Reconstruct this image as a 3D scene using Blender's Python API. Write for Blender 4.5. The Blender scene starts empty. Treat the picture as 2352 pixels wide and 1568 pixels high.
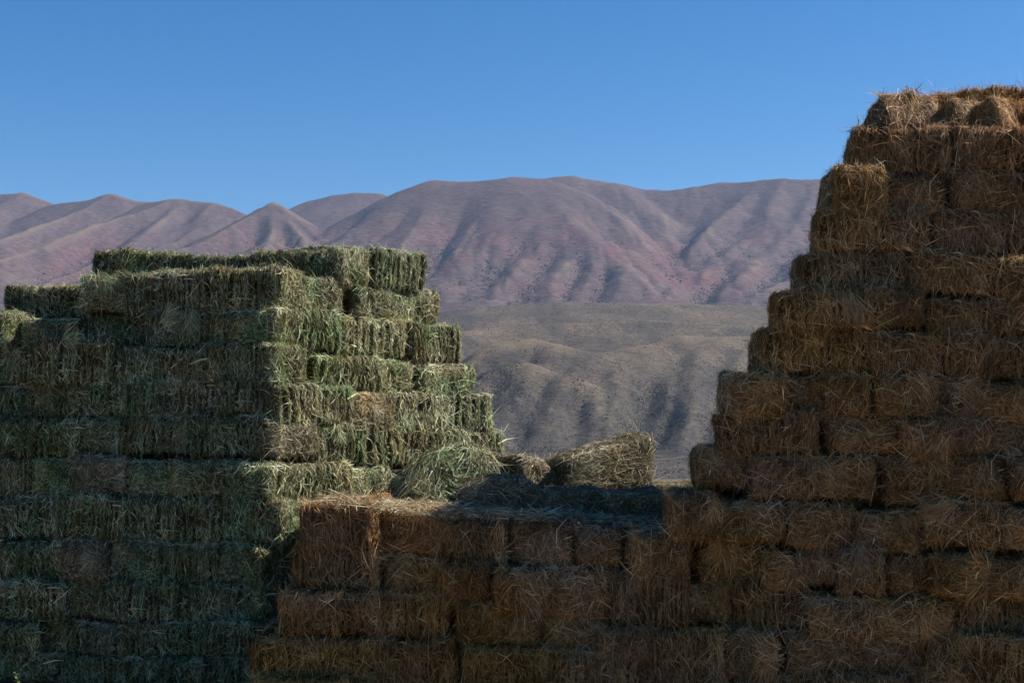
import bpy, math, random
import numpy as np
from mathutils import Vector, Matrix

R = math.radians
SC = bpy.context.scene
COL = SC.collection

# ------------------------------------------------------------------ camera
F = 3266.7                    # focal length in units of a 2352 wide frame (50 mm on 36 mm)
HZ = 930.0                    # eye level
EYE = 2.4
PITCH = math.atan((HZ - 784.0) / F)
CP, SP = math.cos(PITCH), math.sin(PITCH)
cam_d = bpy.data.cameras.new("camera")
cam_d.lens = 50.0
cam_d.sensor_width = 36.0
cam_d.clip_start = 0.1
cam_d.clip_end = 40000.0
cam = bpy.data.objects.new("camera", cam_d)
COL.objects.link(cam)
cam.location = (0, 0, EYE)
cam.rotation_euler = (math.pi / 2 + PITCH, 0, 0)
SC.camera = cam


def ray(px, py):
    u, v = (px - 1176.0) / F, (784.0 - py) / F
    return u, CP - v * SP, SP + v * CP


def at(px, py, Y):
    dx, dy, dz = ray(px, py)
    k = Y / dy
    return np.array((dx * k, Y, EYE + dz * k))


def on_line(px, py, p0, d):
    """where the sight line of a pixel crosses the vertical plane over the plan line p0 + t d"""
    dx, dy, dz = ray(px, py)
    # s*(dx,dy) = p0 + t d
    det = dx * (-d[1]) - dy * (-d[0])
    s = (p0[0] * (-d[1]) - p0[1] * (-d[0])) / det
    return np.array((dx * s, dy * s, EYE + dz * s))


# ------------------------------------------------------------------ light, world, view
SUN_EL, SUN_BETA = R(42), R(8)
to_sun = Vector((math.cos(SUN_EL) * math.cos(SUN_BETA), math.cos(SUN_EL) * math.sin(SUN_BETA), math.sin(SUN_EL)))
sd = bpy.data.lights.new("sun", 'SUN')
sd.energy = 5.0
sd.angle = R(0.53)
sd.color = (1.0, 0.93, 0.82)
so = bpy.data.objects.new("sun", sd)
COL.objects.link(so)
so.rotation_euler = to_sun.to_track_quat('Z', 'Y').to_euler()
so.location = (30, 10, 40)
W = bpy.data.worlds.new("World")
SC.world = W
W.use_nodes = True
wn = W.node_tree
bg = wn.nodes["Background"]
sky = wn.nodes.new("ShaderNodeTexSky")
sky.sky_type = 'NISHITA'
sky.sun_disc = False
sky.sun_elevation = SUN_EL
sky.sun_rotation = math.atan2(to_sun.x, to_sun.y)
sky.altitude = 1600
sky.air_density = 1.0
sky.dust_density = 0.6
sky.ozone_density = 4.0
hs = wn.nodes.new("ShaderNodeHueSaturation")
hs.inputs[1].default_value = 1.37
wn.links.new(sky.outputs[0], hs.inputs[4])
wn.links.new(hs.outputs[0], bg.inputs[0])
bg.inputs[1].default_value = 0.066
vs = SC.view_settings
vs.view_transform = 'Standard'
vs.look = 'None'
vs.gamma = 1.0
vs.exposure = 0.95
SC.cycles.max_bounces = 6
SC.cycles.diffuse_bounces = 3
SC.cycles.transmission_bounces = 3
SC.cycles.glossy_bounces = 1
SC.cycles.volume_bounces = 0

# ------------------------------------------------------------------ noise
_rt = np.random.default_rng(11)
TAB = _rt.random((64, 64, 64)).astype(np.float32) * 2 - 1


def vn(x, y, z=0.0, seed=0):
    """3D value noise in -1..1"""
    x = np.asarray(x, dtype=np.float64) + seed * 17.31
    y = np.asarray(y, dtype=np.float64) + seed * 5.77
    z = np.asarray(z, dtype=np.float64) + seed * 9.13 + 0 * x
    xi, yi, zi = np.floor(x).astype(int), np.floor(y).astype(int), np.floor(z).astype(int)
    fx, fy, fz = x - xi, y - yi, z - zi
    fx = fx * fx * (3 - 2 * fx)
    fy = fy * fy * (3 - 2 * fy)
    fz = fz * fz * (3 - 2 * fz)
    x0, x1, y0, y1, z0, z1 = xi & 63, (xi + 1) & 63, yi & 63, (yi + 1) & 63, zi & 63, (zi + 1) & 63
    a = TAB[x0, y0, z0] * (1 - fx) + TAB[x1, y0, z0] * fx
    b = TAB[x0, y1, z0] * (1 - fx) + TAB[x1, y1, z0] * fx
    c = TAB[x0, y0, z1] * (1 - fx) + TAB[x1, y0, z1] * fx
    d = TAB[x0, y1, z1] * (1 - fx) + TAB[x1, y1, z1] * fx
    return (a * (1 - fy) + b * fy) * (1 - fz) + (c * (1 - fy) + d * fy) * fz


def fbm(x, y, o=4, seed=0):
    s, a = 0, 1.0
    for k in range(o):
        s = s + a * vn(x, y, 0.37 * k, seed + k)
        x, y, a = x * 2.03, y * 2.03, a * 0.5
    return s


# ------------------------------------------------------------------ object helpers
def tag(o, label=None, cat=None, group=None, kind=None):
    if label:
        o["label"] = label
    if cat:
        o["category"] = cat
    if group:
        o["group"] = group
    if kind:
        o["kind"] = kind
    return o


def mesh_from(name, V, faces4=None, faces3=None, mats=(), attrs=None, smooth=False, mat4=None, mat3=None):
    me = bpy.data.meshes.new(name)
    V = np.asarray(V, dtype=np.float32)
    f4 = np.zeros((0, 4), int) if faces4 is None else np.asarray(faces4, int)
    f3 = np.zeros((0, 3), int) if faces3 is None else np.asarray(faces3, int)
    n4, n3 = len(f4), len(f3)
    me.vertices.add(len(V))
    me.vertices.foreach_set("co", V.ravel())
    me.loops.add(n4 * 4 + n3 * 3)
    me.loops.foreach_set("vertex_index", np.concatenate([f4.ravel(), f3.ravel()]).astype(np.int32))
    me.polygons.add(n4 + n3)
    ls = np.concatenate([np.arange(n4) * 4, n4 * 4 + np.arange(n3) * 3]).astype(np.int32)
    me.polygons.foreach_set("loop_start", ls)
    me.polygons.foreach_set("use_smooth", np.full(n4 + n3, bool(smooth)))
    for m in mats:
        me.materials.append(m)
    for k, a in (attrs or {}).items():
        at_ = me.attributes.new(k, 'FLOAT', 'POINT')
        at_.data.foreach_set("value", np.asarray(a, dtype=np.float32))
    me.update(calc_edges=True)
    me.validate()
    return me


def link(name, me, parent=None):
    o = bpy.data.objects.new(name, me)
    COL.objects.link(o)
    if parent is not None:
        o.parent = parent
    return o


# ------------------------------------------------------------------ materials
def new_mat(name):
    m = bpy.data.materials.new(name)
    m.use_nodes = True
    nt = m.node_tree
    nt.nodes.clear()
    out = nt.nodes.new("ShaderNodeOutputMaterial")
    return m, nt, out


def ramp(nt, stops, inp):
    r = nt.nodes.new("ShaderNodeValToRGB")
    e = r.color_ramp.elements
    e[0].position, e[0].color = stops[0][0], (*stops[0][1], 1)
    e[1].position, e[1].color = stops[-1][0], (*stops[-1][1], 1)
    for p, c in stops[1:-1]:
        k = e.new(p)
        k.color = (*c, 1)
    nt.links.new(inp, r.inputs[0])
    return r.outputs[0]


def mix(nt, fac, a, b, mode='MIX'):
    n = nt.nodes.new("ShaderNodeMix")
    n.data_type = 'RGBA'
    n.blend_type = mode
    for s, v in ((n.inputs[0], fac), (n.inputs[6], a), (n.inputs[7], b)):
        if hasattr(v, "is_linked"):
            nt.links.new(v, s)
        else:
            s.default_value = v if not isinstance(v, tuple) else (*v, 1)
    return n.outputs[2]


def noise(nt, scale, detail=3, rough=0.55, vec=None, kind='NOISE'):
    n = nt.nodes.new("ShaderNodeTexNoise")
    n.inputs["Scale"].default_value = scale
    n.inputs["Detail"].default_value = detail
    n.inputs["Roughness"].default_value = rough
    if vec is not None:
        nt.links.new(vec, n.inputs["Vector"])
    return n.outputs[0]


def maprange(nt, v, a, b, c=0.0, d=1.0):
    n = nt.nodes.new("ShaderNodeMapRange")
    for k, x in zip((1, 2, 3, 4), (a, b, c, d)):
        n.inputs[k].default_value = x
    nt.links.new(v, n.inputs[0])
    return n.outputs[0]


def hay_material(name, stops, patch, patch_amt, transl=0.25, patch2=None):
    m, nt, out = new_mat(name)
    a = nt.nodes.new("ShaderNodeAttribute")
    a.attribute_name = "tint"
    col = ramp(nt, stops, a.outputs["Fac"])
    oi = nt.nodes.new("ShaderNodeObjectInfo")
    tc = nt.nodes.new("ShaderNodeTexCoord")
    add = nt.nodes.new("ShaderNodeVectorMath")
    add.operation = 'ADD'
    nt.links.new(tc.outputs["Object"], add.inputs[0])
    sc = nt.nodes.new("ShaderNodeVectorMath")
    sc.operation = 'SCALE'
    sc.inputs[3].default_value = 1.0
    nt.links.new(oi.outputs["Location"], sc.inputs[0])
    nt.links.new(sc.outputs[0], add.inputs[1])
    n1 = noise(nt, 3.2, 3, 0.6, add.outputs[0])
    pf = maprange(nt, n1, 0.47, 0.72, 0.0, patch_amt)
    # weathered stems turn towards the patch colour
    col2 = mix(nt, 1.0, col, patch, 'MULTIPLY')
    col = mix(nt, pf, col, col2)
    if patch2:
        off = nt.nodes.new("ShaderNodeVectorMath")
        off.operation = 'ADD'
        off.inputs[1].default_value = (31.7, 12.1, 5.3)
        nt.links.new(add.outputs[0], off.inputs[0])
        pf = maprange(nt, noise(nt, 2.6, 3, 0.6, off.outputs[0]), 0.48, 0.64, 0.0, 0.9)
        col = mix(nt, pf, col, mix(nt, 1.0, col, patch2, 'MULTIPLY'))
    hsv = nt.nodes.new("ShaderNodeHueSaturation")
    nt.links.new(maprange(nt, oi.outputs["Random"], 0, 1, 0.495, 0.505), hsv.inputs[0])
    n2 = noise(nt, 0.9, 2, 0.5, add.outputs[0])
    nt.links.new(maprange(nt, n2, 0.3, 0.7, 0.85, 1.1), hsv.inputs[1])
    vv = nt.nodes.new("ShaderNodeMath")
    vv.operation = 'MULTIPLY'
    fr = nt.nodes.new("ShaderNodeMath")
    fr.operation = 'FRACT'
    m7 = nt.nodes.new("ShaderNodeMath")
    m7.operation = 'MULTIPLY'
    m7.inputs[1].default_value = 7.31
    nt.links.new(oi.outputs["Random"], m7.inputs[0])
    nt.links.new(m7.outputs[0], fr.inputs[0])
    nt.links.new(maprange(nt, fr.outputs[0], 0, 1, 0.88, 1.12), vv.inputs[0])
    nt.links.new(maprange(nt, noise(nt, 6.0, 2, 0.5, add.outputs[0]), 0.3, 0.7, 0.8, 1.2), vv.inputs[1])
    nt.links.new(vv.outputs[0], hsv.inputs[2])
    nt.links.new(col, hsv.inputs[4])
    p = nt.nodes.new("ShaderNodeBsdfPrincipled")
    p.inputs["Roughness"].default_value = 0.62
    p.inputs["Specular IOR Level"].default_value = 0.3
    nt.links.new(hsv.outputs[0], p.inputs["Base Color"])
    t = nt.nodes.new("ShaderNodeBsdfTranslucent")
    nt.links.new(hsv.outputs[0], t.inputs[0])
    ms = nt.nodes.new("ShaderNodeMixShader")
    ms.inputs[0].default_value = transl
    nt.links.new(p.outputs[0], ms.inputs[1])
    nt.links.new(t.outputs[0], ms.inputs[2])
    nt.links.new(ms.outputs[0], out.inputs[0])
    return m


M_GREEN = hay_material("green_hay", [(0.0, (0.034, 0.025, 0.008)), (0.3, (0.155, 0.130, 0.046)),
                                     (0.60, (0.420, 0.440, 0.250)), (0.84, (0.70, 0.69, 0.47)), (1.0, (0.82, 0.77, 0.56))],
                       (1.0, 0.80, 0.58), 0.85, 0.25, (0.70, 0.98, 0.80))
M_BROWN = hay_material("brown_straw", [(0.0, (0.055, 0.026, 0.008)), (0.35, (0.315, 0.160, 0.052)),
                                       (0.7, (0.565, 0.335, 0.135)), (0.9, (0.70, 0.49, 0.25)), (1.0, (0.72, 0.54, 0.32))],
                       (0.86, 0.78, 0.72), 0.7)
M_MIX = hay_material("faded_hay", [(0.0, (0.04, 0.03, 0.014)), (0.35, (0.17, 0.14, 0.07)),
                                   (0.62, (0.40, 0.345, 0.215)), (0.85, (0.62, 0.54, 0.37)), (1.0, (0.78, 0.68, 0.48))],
                     (0.95, 0.72, 0.5), 0.8)


# ------------------------------------------------------------------ bales
def box_points(h, r, face, u, v):
    """points of a rounded box (half sizes h), face 0..5, u,v in -1..1 -> position, normal"""
    q = np.empty((len(u), 3))
    ax, sg = face // 2, np.where(face % 2 == 0, -1.0, 1.0)
    rows = np.arange(len(u))
    q[rows, ax] = sg
    q[rows, (ax + 1) % 3] = u
    q[rows, (ax + 2) % 3] = v
    q = q * h
    inner = h - r
    c = np.clip(q, -inner, inner)
    d = q - c
    n = d / np.maximum(np.linalg.norm(d, axis=1, keepdims=True), 1e-9)
    return c + n * r, n


def unit(a):
    return a / np.maximum(np.linalg.norm(a, axis=1, keepdims=True), 1e-9)


def ribbons(P0, P1, P2, wv):
    """tapered three-point blades -> verts, quads, tris"""
    n = len(P0)
    V = np.stack([P0 - wv, P0 + wv, P1 - wv * 0.95, P1 + wv * 0.95, P2], axis=1).reshape(-1, 3)
    b = np.arange(n)[:, None] * 5
    return V, b + np.array([[0, 1, 3, 2]]), b + np.array([[2, 3, 4]])


def bale_mesh(name, L, T, H, style, straw, mat, seed, N):
    rg = np.random.default_rng(seed)
    h = np.array([L, T, H]) / 2
    r = {'flake': 0.075 if straw else 0.055, 'rough': 0.105 if straw else 0.085, 'slump': 0.165}[style]
    # slightly irregular flakes along the length
    xs = [-L / 2 + rg.uniform(0.03, 0.08)]
    while xs[-1] < L / 2:
        xs.append(xs[-1] + rg.uniform(0.045, 0.105))
    xs = np.array(xs)
    gd = rg.uniform(0.03, 0.10, len(xs)) * (1.0 if style == 'flake' else 0.25)
    if straw:
        gd *= 0.85
    gw = rg.uniform(0.008, 0.022, len(xs))
    lean = rg.normal(0, 0.05)
    sag = rg.uniform(-0.03, 0.045)

    def disp(p, n):
        d = 0.030 * vn(p[:, 0] * 4.2, p[:, 1] * 4.2, p[:, 2] * 5, seed) \
            + 0.017 * vn(p[:, 0] * 11, p[:, 1] * 11, p[:, 2] * 11, seed + 1) \
            + 0.010 * vn(p[:, 0] * 27, p[:, 1] * 27, p[:, 2] * 27, seed + 2)
        side = np.clip(1.3 - 1.6 * np.abs(n[:, 0]), 0, 1)
        xw = p[:, 0] + lean * p[:, 2] + 0.010 * vn(p[:, 0] * 3, p[:, 1] * 5, p[:, 2] * 9, seed + 3)
        g = np.zeros(len(p))
        for x0, dd, w in zip(xs, gd, gw):
            g = np.maximum(g, dd * np.exp(-((xw - x0) / w) ** 2))
        g = np.maximum(g * (0.62 + 0.6 * vn(p[:, 0] * 7, p[:, 1] * 7, p[:, 2] * 5, seed + 4)), 0) * side
        d -= g
        disp.g = g
        q = p + n * d[:, None]
        q[:, 2] -= sag * (1 - (p[:, 0] / h[0]) ** 2) * (p[:, 2] > 0)
        return q

    # core
    V, Q = [], []
    off = 0
    for f in range(6):
        a, b = 2 * h[(f // 2 + 1) % 3], 2 * h[(f // 2 + 2) % 3]
        st = 0.018 if f in (2, 5) else 0.028
        na, nb = max(4, int(a / st)), max(4, int(b / st))
        uu, vv_ = np.meshgrid(np.linspace(-1, 1, na), np.linspace(-1, 1, nb), indexing='ij')
        p, n = box_points(h, r, np.full(uu.size, f), uu.ravel(), vv_.ravel())
        V.append(disp(p, n))
        i = np.arange(na * nb).reshape(na, nb) + off
        q = np.stack([i[:-1, :-1], i[1:, :-1], i[1:, 1:], i[:-1, 1:]], axis=-1).reshape(-1, 4)
        if f % 2 == 0:
            q = q[:, ::-1]
        Q.append(q)
        off += na * nb
    core = np.concatenate(V)
    Q = np.concatenate(Q)
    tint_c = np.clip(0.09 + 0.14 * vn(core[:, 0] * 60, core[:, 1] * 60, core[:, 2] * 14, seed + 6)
                     + 0.08 * vn(core[:, 0] * 9, core[:, 1] * 9, core[:, 2] * 9, seed + 7), 0, 1)  # shade between the stems put into the core as a near-black tint
    # blades
    face = rg.choice(6, N, p=[.125, .125, .42, .05, .04, .24])
    u, v = rg.uniform(-1, 1, N), rg.uniform(-1, 1, N)
    p, n = box_points(h, r, face, u, v)
    root = disp(p, n)
    deep = disp.g > 0.018
    ax = face // 2
    U = np.eye(3)[np.where(ax == 0, 1, 0)]
    Vd = np.eye(3)[np.where(ax == 2, 1, 2)]
    swirl = vn(p[:, 0] * 3.1, p[:, 1] * 3.1, p[:, 2] * 3.1, seed + 8)
    fine = vn(p[:, 0] * 12, p[:, 1] * 12, p[:, 2] * 12, seed + 9)
    if style == 'flake':
        th = np.where(ax == 1, math.pi / 2 + rg.normal(0, 0.26, N) + 0.35 * swirl + 0.35 * fine,
                      np.where(ax == 2, math.pi / 2 + rg.normal(0, 0.8, N) + swirl, rg.uniform(0, 6.28, N)))
    else:
        th = 3.4 * swirl + 1.6 * fine + rg.normal(0, 0.55, N) + rg.uniform(0, 6.28)
    th = th + math.pi * rg.integers(0, 2, N)
    wild = rg.random(N) < (0.055 if straw else 0.05)
    stick = wild & (rg.random(N) < 0.16)
    th = np.where(wild, rg.uniform(0, 6.28, N), th)
    t = U * np.cos(th)[:, None] + Vd * np.sin(th)[:, None]
    t = unit(t - n * (t * n).sum(1, keepdims=True))
    lift = np.abs(rg.normal(0, 0.11, N)) + 0.01
    lift = np.where(wild, rg.uniform(0.02, 0.3, N), lift)
    lift = np.where(stick, rg.uniform(0.3, 1.1, N), lift)
    ln = (0.074 if straw else 0.060) * np.exp(rg.normal(0, 0.42, N))
    ln = np.where(wild, ln * rg.uniform(1.5, 3.4, N), ln)
    ln = np.minimum(ln, 0.38 if straw else 0.26)
    ln = np.where(stick, np.minimum(ln, 0.15), ln)
    stub = (rg.random(N) < (0.16 if straw else 0.09)) & ~wild
    ln = np.where(stub, rg.uniform(0.02, 0.05, N), ln)
    w = (0.0019 if straw else 0.0018) * np.exp(rg.normal(0, 0.35, N))
    lift = np.where((rg.random(N) < 0.14) & ~wild & (ln < 0.05), rg.uniform(0.35, 1.2, N), lift)
    leafy = rg.random(N) < 0.14
    w = np.where(leafy, w * 2.0, w)
    ln = np.where(leafy, ln * 0.55, ln)
    d1 = unit(t * np.cos(lift)[:, None] + n * np.sin(lift)[:, None] + rg.normal(0, .06, (N, 3)))
    curl = 0.24 if straw else 0.75
    d2 = unit(d1 + rg.normal(0, curl * 0.6, (N, 3)) - n * (lift * 0.9)[:, None] + np.array([0, 0, -0.16]))
    ln = np.where(deep & ~wild, ln * 0.35, ln)
    ne = int(N * (0.045 if straw else 0.032))
    e = np.zeros(N, bool)
    e[:ne] = True
    pe, nn_ = box_points(h, r, np.where(rg.random(N) < .5, 2, 5), rg.uniform(-1, 1, N), rg.uniform(-1, 1, N))
    q = np.stack([rg.uniform(-h[0], h[0], N), -h[1] + r + np.abs(rg.normal(0, .05, N)) - r * .6, np.full(N, h[2] - .01) - np.abs(rg.normal(0, .02, N))], 1)
    ne_ = unit(np.stack([rg.normal(0, .2, N), rg.uniform(-1, .2, N), rg.uniform(.2, 1, N)], 1))
    clump = vn(q[:, 0] * 6, q[:, 1] * 0, 0 * q[:, 2], seed + 14) > -0.1
    e &= clump
    de = unit(np.stack([rg.normal(0, .8, N), rg.normal(-.25, .45, N), rg.normal(0.0, .35, N)], 1))
    root = np.where(e[:, None], q, root)
    n = np.where(e[:, None], ne_, n)
    d1 = np.where(e[:, None], de, d1)
    d2 = np.where(e[:, None], unit(de + rg.normal(0, .3, (N, 3)) + np.array([0, -.1, -.5])), d2)
    ln = np.where(e, (.13 if straw else .085) * np.exp(rg.normal(0, .35, N)), ln)
    wild = wild | e
    w = np.where(e, 0.0018 * np.exp(rg.normal(0, .3, N)), w)
    P0 = root - d1 * (ln * 0.25)[:, None] + n * rg.uniform(-0.008, 0.012, N)[:, None]
    P1 = P0 + d1 * (ln * 0.55)[:, None]
    P2 = P1 + d2 * (ln * 0.5)[:, None]
    wv = unit(np.cross(d1, n + rg.normal(0, 0.5, (N, 3)))) * w[:, None]
    SV, S4, S3 = ribbons(P0, P1, P2, wv)
    patch = 0.20 * vn(p[:, 0] * 6, p[:, 1] * 6, p[:, 2] * 6, seed + 12)
    tint = np.clip(rg.beta(1.6, 2.6, N) * 0.95 + patch + np.where(wild, 0.3, 0), 0, 1)
    nc = len(core)
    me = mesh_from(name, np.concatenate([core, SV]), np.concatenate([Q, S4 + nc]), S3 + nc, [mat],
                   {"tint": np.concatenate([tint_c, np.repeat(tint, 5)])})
    me.transform(Matrix.Translation((0, 0, H / 2)))
    return me


def tuft_mesh(name, straw, mat, seed, N=170, size=0.24, spread=0.42):
    """a loose handful of stems fanning out from one spot; local -y is outward, z up"""
    rg = np.random.default_rng(seed)
    a = rg.normal(0, spread, N)
    out = np.abs(rg.normal(0.10, 0.12, N))
    d1 = unit(np.stack([np.sin(a), -out - 0.05, np.cos(a)], 1))
    ln = size * rg.uniform(0.45, 1.1, N)
    base = rg.normal(0, 0.035, (N, 3)) * np.array([1, 0.35, 1])
    d2 = unit(d1 + rg.normal(0, 0.16, (N, 3)) + np.array([0, 0.10, -0.30]))
    P0 = base
    P1 = P0 + d1 * (ln * .5)[:, None]
    P2 = P1 + d2 * (ln * .5)[:, None]
    w = 0.0023 * np.exp(rg.normal(0, .3, N))
    wv = unit(np.cross(d1, np.array([0, -1, 0]) + rg.normal(0, .4, (N, 3)))) * w[:, None]
    SV, S4, S3 = ribbons(P0, P1, P2, wv)
    tint = np.clip(rg.beta(2.4, 2.4, N), 0, 1)
    return mesh_from(name, SV, S4, S3, [mat], {"tint": np.repeat(tint, 5)})


NV = {'green': (M_GREEN, False), 'brown': (M_BROWN, True), 'faded': (M_MIX, False)}
LIB = {}
DIM = {'flake': (0.85, 0.85, 0.36), 'rough': (0.55, 0.85, 0.36), 'slump': (0.6, 0.85, 0.36)}


def build_library():
    for c, counts in (('green', (7, 6, 1)), ('brown', (7, 9, 3)), ('faded', (2, 3, 2))):
        mat, straw = NV[c]
        for style, k in zip(('flake', 'rough', 'slump'), counts):
            L, T, H = DIM[style]
            n = 7500 if style == 'flake' else 5500
            if not straw:
                n = int(n * 1.4)
            else:
                n = int(n * 1.3)
            LIB[c, style] = [bale_mesh(f"{c}_bale", L, T, H, style, straw, mat, 100 + 37 * i + len(c) * 1000
                                       + {'flake': 0, 'rough': 500, 'slump': 750}[style], n) for i in range(k)]
        LIB[c, 'tuft'] = [tuft_mesh(f"{c}_tuft", straw, mat, 900 + i) for i in range(4)]


build_library()
RNG = random.Random(5)
USED = {}


def pick(c, style):
    k = (c, style)
    USED[k] = USED.get(k, RNG.randrange(5)) + 1
    return LIB[k][USED[k] % len(LIB[k])]


def put_bale(color, style, base, L, T, H, yaw, label, group, roll=0.0, pitch=0.0, jit=1.0):
    """base = middle of the underside; yaw turns the long side; roll tips it end to end"""
    D = DIM[style]
    straw = color == 'brown'
    o = link("straw_bale" if straw else "hay_bale", pick(color, style))
    flip = math.pi if False else 0.0
    o.location = base
    o.rotation_euler = (pitch + jit * RNG.gauss(0, R(2.0)), roll + jit * RNG.gauss(0, R(1.4)), yaw + flip + jit * RNG.gauss(0, R(3.2)))
    o.scale = (L / D[0] * RNG.choice((-1, 1)) if False else L / D[0], T / D[1], H / D[2])
    tag(o, label, "straw bale" if straw else "hay bale", group)
    return o


def face_bale(x0, x1, yt, yb, p0, d, T, color, style, label, group, push=0.0, slope=0.0, lap=2, jp=0.035, jit=1.0):
    """a bale whose outer face lies on the plan line p0 + t d between two sight lines"""
    ym = (yt + yb) / 2
    a, b = on_line(x0 - 5, ym, p0, d), on_line(x1 + 5, ym, p0, d)
    mx = (x0 + x1) / 2
    zt = on_line(mx, yt, p0, d)[2]
    zb = on_line(mx, yb + lap, p0, d)[2]
    L = float(np.linalg.norm((b - a)[:2]))
    dx, dy = (b - a)[:2] / L
    nx, ny = dy, -dx                   # outward (towards the viewer)
    yaw = math.atan2(dy, dx)
    off = -T / 2 + push + RNG.gauss(0, jp)
    c = (a + b) / 2
    base = (c[0] + nx * off, c[1] + ny * off, max(zb, 0.0))
    H = zt - base[2]
    if style is None:
        style = 'flake' if L > 0.56 else 'rough'
    roll = math.atan(slope)
    return put_bale(color, style, base, L, T, H, yaw, label, group, roll=roll, jit=jit)


def tuft(bale, x, z, ang, color, size=1.0, front=True):
    """x,z in fractions of the bale's own face"""
    me = bale.data
    D = DIM['flake'] if max(v.co.x for v in me.vertices[:200]) > 0.35 else DIM['rough']
    o = link("loose_tuft", LIB[color, 'tuft'][RNG.randrange(4)], bale)
    o.location = (x * D[0], -D[1] / 2 - 0.005, z * D[2])
    o.rotation_euler = (RNG.gauss(0, 0.1), ang, 0)
    s = bale.scale
    size *= 0.92
    o.scale = (size / s.x, size / s.y, size / s.z)
    return o


ORD = ["zeroth", "first", "second", "third", "fourth", "fifth", "sixth", "seventh", "eighth", "ninth", "tenth",
       "eleventh", "twelfth", "thirteenth", "fourteenth", "fifteenth", "sixteenth"]
ROWN = lambda k, n: "top" if k == 1 else ("bottom" if k == n else ORD[k])
G_LEFT = "green hay bales of the left stack"
G_RIGHT = "brown straw bales of the tall right stack"
G_WALL = "brown straw bales of the low front wall"
G_LOOSE = "loose bales lying between the stacks"

# ---- left stack: (corner px, plan distance of the corner, flank angle, [front bales], [flank bales])
# a bale: (x0, x1, y_top, y_bottom, options)
LEFT = [
    (775, 13.15, 34, [(212, 385, 577, 655), (385, 585, 585, 660), (585, 777, 568, 655)],
     [(775, 848, 563, 650), (862, 978, 568, 662)]),
    (636, 12.62, 36, [(-14, 179, 647, 725, dict(push=-.28)), (179, 290, 632, 718), (290, 446, 622, 716), (446, 637, 617, 716)],
     [(636, 702, 618, 716), (702, 793, 632, 722), (829, 905, 650, 732), (905, 1020, 660, 742, dict(style='rough'))]),
    (631, 12.55, 36, [(-40, 49, 716, 806, dict(push=.16, style='rough')), (49, 160, 728, 805), (160, 335, 722, 795, dict(push=-.08)),
                      (335, 508, 712, 792), (508, 632, 704, 790)],
     [(631, 782, 708, 803), (782, 960, 728, 820), (960, 1061, 740, 830)]),
    (632, 12.47, 36, [(-60, 80, 812, 886), (80, 262, 776, 880), (262, 462, 792, 878), (462, 633, 788, 877)],
     [(632, 708, 792, 882), (736, 884, 815, 897), (884, 960, 824, 902), (974, 1098, 832, 913, dict(style='rough'))]),
    (640, 12.40, 37, [(-70, 130, 884, 961), (130, 292, 884, 961), (292, 482, 878, 958), (482, 641, 876, 956)],
     [(640, 806, 884, 973), (806, 903, 896, 982, dict(style='rough', color='faded')), (903, 1139, 903, 1000)]),
    (626, 12.32, 37, [(-50, 174, 962, 1048), (174, 270, 958, 1045), (270, 434, 955, 1045), (434, 627, 953, 1047)],
     [(626, 729, 968, 1054, dict(color='faded')), (729, 836, 978, 1062), (836, 990, 980, 1066), (990, 1168, 990, 1075)]),
    (622, 12.25, 37, [(-60, 80, 1050, 1138), (80, 178, 1050, 1138), (178, 288, 1048, 1138, dict(color='faded', push=.05)), (288, 402, 1052, 1138),
                      (402, 518, 1056, 1138), (518, 623, 1056, 1142)],
     [(622, 808, 1062, 1150), (808, 900, 1074, 1160), (900, 1100, 1085, 1175)]),
    (640, 12.17, 40, [(-60, 134, 1140, 1238), (134, 278, 1142, 1238), (278, 482, 1140, 1240), (482, 641, 1146, 1244)],
     [(640, 722, 1146, 1262, dict(style='rough')), (722, 840, 1150, 1262)]),
    (600, 12.13, 42, [(-40, 146, 1240, 1338), (146, 250, 1240, 1340, dict(color='faded')), (250, 362, 1240, 1340), (362, 490, 1243, 1342),
                      (490, 601, 1246, 1342)], [(600, 720, 1252, 1350)]),
    (606, 12.07, 42, [(-60, 148, 1338, 1425), (148, 240, 1342, 1425), (240, 402, 1342, 1428), (402, 607, 1344, 1430)], [(606, 720, 1350, 1440)]),
    (612, 12.01, 42, [(-80, 100, 1424, 1500), (100, 282, 1427, 1502), (282, 462, 1427, 1505), (462, 613, 1430, 1506)], [(612, 720, 1440, 1520)]),
    (605, 11.95, 42, [(-90, 130, 1498, 1568), (130, 300, 1502, 1572), (300, 470, 1504, 1574), (470, 606, 1506, 1576)], [(605, 720, 1510, 1585)]),
]
BALES = {}


def opts(b, **kw):
    d = dict(kw)
    if len(b) > 4:
        d.update(b[4])
    return d


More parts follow.
